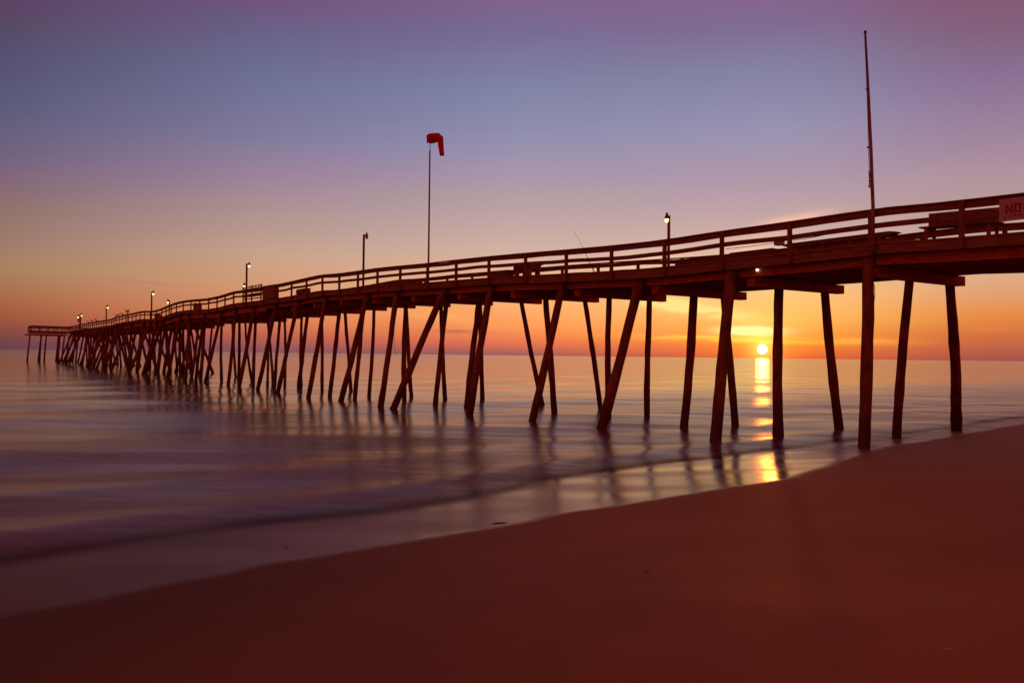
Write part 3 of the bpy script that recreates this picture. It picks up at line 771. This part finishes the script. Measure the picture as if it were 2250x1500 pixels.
# fish cleaning station: slatted panel and cabinet
sa, pa = pier_point(543, .1); sb_, pb = pier_point(611, .1); sc, pc = pier_point(583, .1)
t = thing('cleaning_station', 'slatted fish cleaning station with a boarded cabinet, built along the near railing', 'cleaning station', (pa.x, pa.y, pa.z))
def rel(s, off, dz): return PO(s, off, deck_z(s)+dz) - Vector(t.location)
def rstrip(mb, s0, s1, o0, o1, z0, z1):
    mb.ring_tube([[rel(s, o0, z0), rel(s, o1, z0), rel(s, o1, z1), rel(s, o0, z1)] for s in (s0, s1)])
sm = sc
lo_s, hi_s = sc, sa     # s grows out to sea: sa (x=543) is farther than sc
mb = MB()
for z in (.12, .28, .44, .60): rstrip(mb, sc, sa, -.16, -.135, z, z+.075)
mb.build('slat_panel', m_rail, t)
mb = MB(); rstrip(mb, sc, sa, -.16, -.12, .72, .80); rstrip(mb, sc, sa, -.16, -.12, .98, 1.04)
n = 12
for i in range(n):
    a = sc + (sa-sc)*i/n; b2 = sc + (sa-sc)*(i+1)/n
    z0, z1 = (.80, .98) if i % 2 else (.98, .80)
    A, B = rel(a, -.14, z0), rel(b2, -.14, z1); d_ = (B-A); ln = d_.length; d_.normalize()
    mb.box((A+B)/2, d_, NR(sc), d_.cross(NR(sc)).normalized(), ln/2, .015, .022)
mb.build('lattice_top', m_rail, t)
for f in (0.0, .5, 1.0):
    q = sc + (sa-sc)*f; mb = MB(); mb.box(rel(q, -.19, .40), T(sc), NR(sc), EZ, .09, .025, .66); mb.build('post', m_rail, t)
mb = MB(); rstrip(mb, sb_, sc-.1, -.125, .12, .02, .86); rstrip(mb, sb_-.05, sc-.05, -.15, .15, .863, .89)
for z in (.25, .5, .75): rstrip(mb, sb_, sc-.1, -.135, -.1255, z, z+.015)
mb.build('cabinet', m_deck, t)
mb = MB(); rstrip(mb, sc, sa, .05, .7, .74, .80); mb.build('table_top', m_deck, t)

# bin with an opening
s, p = pier_point(434, .9)
t = thing('rubbish_bin', 'square dark bin with a light gap on the deck, left of the tall lit lamp', 'bin', p, math.atan2(T(s).y, T(s).x))
mb = MB(); mb.box((0, 0, .22), EX, EY, EZ, .36, .3, .22); mb.build('body', m_beam, t)
mb = MB(); mb.box((0, 0, .60), EX, EY, EZ, .40, .32, .05)
mb.box((-.28, 0, .495), EX, EY, EZ, .09, .28, .054); mb.box((.28, 0, .495), EX, EY, EZ, .09, .28, .054); mb.build('lid', m_beam, t)
s, p = pier_point(347, .9)
t = thing('cooler', 'dark cooler box with rounded lid beside the lamp post in the dip', 'cooler', p, math.atan2(T(s).y, T(s).x))
mb = MB(); mb.box((0, 0, .2), EX, EY, EZ, .55, .28, .2); mb.build('body', m_beam, t)
mb = MB(); mb.ring_tube([[Vector((x, .3*math.cos(a), .402+.12*math.sin(a))) for a in [i*math.pi/6 for i in range(7)]] for x in (-.57, .57)]); mb.build('lid', m_deck, t)

# fishing rod leaning on the railing
s, p = pier_point(1306, .5); Yd = p.y
a, b2 = at_depth(1307, 600, Yd), at_depth(1262, 508, Yd-.8)
t = thing('fishing_rod', 'thin fishing rod leaning against the near railing', 'fishing rod', a)
d_ = b2-a; mb = MB(); mb.tube([d_*.0, d_*.25, d_*.6 + Vector((.03, 0, -.02)), d_], [.013, .011, .0065, .0035], 6); mb.build('blank', m_metal, t, True)
mb = MB(); mb.tube([d_*.02, d_*.14], .02, 8); mb.build('grip', m_rope, t, True)
mb = MB(); mb.lathe(d_*.17 + Vector((.03, -.04, 0)), [(.01, -.03), (.04, -.025), (.04, .025), (.01, .03)], 10, EX); mb.build('reel', m_metal, t, True)

# cords hanging from the pier
def cord(label, pts, r, name='rope'):
    mb = MB(); mb.tube(pts, r, 6); return tag(mb.build(name, m_rope, None, True), label, 'rope')
s, p = pier_point(868, .1); q = p.y-.1
cord('thin rope hanging under the deck beside a leaning pile', [at_depth(x, y, q) for x, y in ((869, 655), (867.5, 690), (866, 725), (866, 745), (867, 765), (870, 776), (871, 780))], .007)
s, p = pier_point(1918, -.2); q = p.y-.1
cord('loose cable hanging down the pile under the flagpole', [at_depth(x, y, q) for x, y in ((1910, 540), (1917, 552), (1918.5, 600), (1918, 618), (1921.5, 628), (1922.5, 643), (1920.5, 665), (1919, 690))], .009, 'cable')
for (x0, y0, x1, y1, sag, off, lab) in ((1345, 568.5, 1462, 556, 3, .35, 'slack fishing line strung along the railing left of the lit lamp'), (1595, 547, 1737, 527, 2, .5, 'slack cord under the middle rail left of the long bench'), (1743, 528, 1812, 516, 1.2, .5, 'short slack cord above the pointed bench')):
    _, p0 = pier_point(x0, off); _, p1 = pier_point(x1, off); pts = []
    for i in range(9):
        f = i/8; pts.append(at_depth(x0+(x1-x0)*f, y0+(y1-y0)*f+sag*math.sin(f*math.pi), p0.y+(p1.y-p0.y)*f))
    cord(lab, pts, .009)

# lit bulb under the deck
s, p = pier_point(1664, .3); q = at_depth(1664, 593, p.y)
t = thing('pier_light', 'small lit bulb in a holder under the deck, just above the sun', 'light', q)
mb = MB(); mb.lathe((0, 0, 0), [(.001, -.045), (.03, -.038), (.048, -.01), (.045, .015), (.03, .035)], 12); mb.build('bulb', m_lit2, t, True)
mb = MB(); mb.lathe((0, 0, .035), [(.05, 0), (.045, .03), (.02, .05), (.02, .09)], 12); mb.box((0, .05, .12), EX, EY, EZ, .04, .08, .03); mb.build('holder', m_metal, t)
# bolts and a bracket on the fascia
s, p = pier_point(1622, -.06)
mb = MB(); 
for y in (578, 592): 
    c = at_depth(1621, y, p.y-.05); mb.lathe(c, [(.02, -.02), (.02, .02)], 8, -NR(s))
c0, c1 = at_depth(1596, 580, p.y+.35), at_depth(1621, 578, p.y-.03); mb.tube([c0, c1], .008, 6)
tag(mb.build('bracket', m_alu), 'small metal bracket bolted to the fascia above a leaning pile', 'bracket')

# gulls
def gull(x, y, off, face, label, grp, sc=1.0, z=None):
    s, p = pier_point(x, off)
    if z is None: zz = deck_z(s) + RAILH + .007
    else: zz = z
    t = thing('gull', label, 'bird', (p.x, p.y, zz), 0, grp)
    f = face
    mb = MB()
    pts = [(-.30*f, 0, .12), (-.2*f, 0, .15), (-.08*f, 0, .19), (.04*f, 0, .24), (.12*f, 0, .28), (.15*f, 0, .34), (.17*f, 0, .39), (.21*f, 0, .41), (.25*f, 0, .405), (.31*f, 0, .395)]
    rad = [.012, .05, .085, .095, .07, .045, .042, .045, .028, .008]
    mb.tube([Vector(q)*sc for q in pts], [r*sc for r in rad], 10); mb.build('body', m_bird, t, True)
    for k in (-1, 1):
        mb = MB(); mb.tube([Vector((-.02*f, .035*k, .14))*sc, Vector((-.01*f, .035*k, .06))*sc, Vector((0, .035*k, 0))*sc, Vector((.05*f, .035*k, .003))*sc], .009*sc, 6); mb.build('leg', m_bird, t)
    mb = MB(); mb.tube([Vector((.06*f, 0, .26))*sc, Vector((-.12*f, 0, .2))*sc, Vector((-.34*f, 0, .13))*sc], [.03*sc, .085*sc, .015*sc], 8); mb.build('wings', m_bird, t, True)
G = 'gulls perched along the pier'
gull(193.5, 706, -.02, -1, 'gull perched lowest on the railing, leftmost of the three', G, .85)
gull(201.5, 705, -.02, -1, 'gull perched on the railing, middle one of the three', G, .95)
gull(210.5, 703, -.02, -1, 'gull perched highest of the three on the railing', G, .95)
gull(256, 696, -.02, 1, 'small gull crouched on the rising railing, left of the perch pole', G, .75)
gull(261, 694, -.02, 1, 'small gull next to its crouched neighbour on the rising railing', G, .75)
gull(268, 692, -.02, -1, 'small gull on the railing closest to the perch pole', G, .8)
s, p = pier_point(279.5, 1.0); zt = h_at(279.5, 687, p.y)
t = thing('perch_pole', 'thin post with a small platform where two gulls sit', 'post', p)
mb = MB(); mb.tube([(0, 0, 0), (0, 0, zt-p.z)], .05, 8); mb.build('post', m_rail, t)
mb = MB(); mb.box((0, 0, zt-p.z+.02), EX, EY, EZ, .32, .2, .03); mb.build('platform', m_rail, t)
gull(277.8, 685, 1.0, -1, 'gull on the left of the perch pole platform, facing left', G, .95, zt+.052)
gull(281, 685, 1.0, 1, 'gull on the right of the perch pole platform, facing right', G, .85, zt+.052)

# flotsam on the sand
def bit(x, y, r, label, mat, name, cat, grp=None, flat=.35, ln=1.0):
    p = ground(x, y); p.z = sand_h(p.x, p.y)
    mb = MB(); sd_ = random.random()*99; rings = []
    for i in range(6):
        f = i/5; rr = max(.05, math.sin(f*math.pi))*r
        rings.append([Vector(((f-.5)*2*r*ln, rr*math.cos(a)*(1+.2*noise.noise(Vector((a, sd_, f)))), r*flat*.4 + rr*flat*math.sin(a))) for a in [k*math.pi/4 for k in range(8)]])
    mb.ring_tube(rings); o = mb.build(name, mat, None, True); o.location = p; o.rotation_euler = (0, 0, random.uniform(-.4, .4)); tag(o, label, cat, grp); return o
bit(1099, 1149, .055, 'dark scrap of driftwood at the edge of the water, left of the sun path', m_weed, 'driftwood', 'driftwood', ln=2.4, flat=.15)
bit(1423, 1255, .012, 'tiny dark twig lying on smooth sand, nearest the sun path of the twigs', m_weed, 'twig', 'twig', ln=2.2)
bit(1076, 1322, .007, 'tiny dark twig on the sand, low left of the other twig', m_weed, 'twig', 'twig')
bit(1703, 1337, .009, 'pale shell fragment on the sand straight below the sun', m_shell, 'shell', 'shell', 'shells on the sand', ln=1.5)
bit(1746, 1448, .006, 'reddish shell chip near the bottom edge of the photo', m_shell, 'shell', 'shell', 'shells on the sand')
bit(2084, 1425, .012, 'flat pale shell at the lower right of the beach', m_shell, 'shell', 'shell', 'shells on the sand', ln=2.0, flat=.12)
bit(1705, 1255, .006, 'tiny shell on the sand between the two pile shadows', m_shell, 'shell', 'shell', 'shells on the sand')
bit(1707, 1068, .012, 'bright shell at the wet edge beside the sun path', m_shell, 'shell', 'shell', 'shells on the sand')
bit(1676, 1098, .010, 'pale shell just above the tide line under the sun', m_shell, 'shell', 'shell', 'shells on the sand')
bit(1620, 1425, .006, 'lone small shell at the bottom, left of the others', m_shell, 'shell', 'shell', 'shells on the sand')
bit(628, 1202, .018, 'dark pebble lying in the shallow film of water', m_weed, 'pebble', 'pebble')
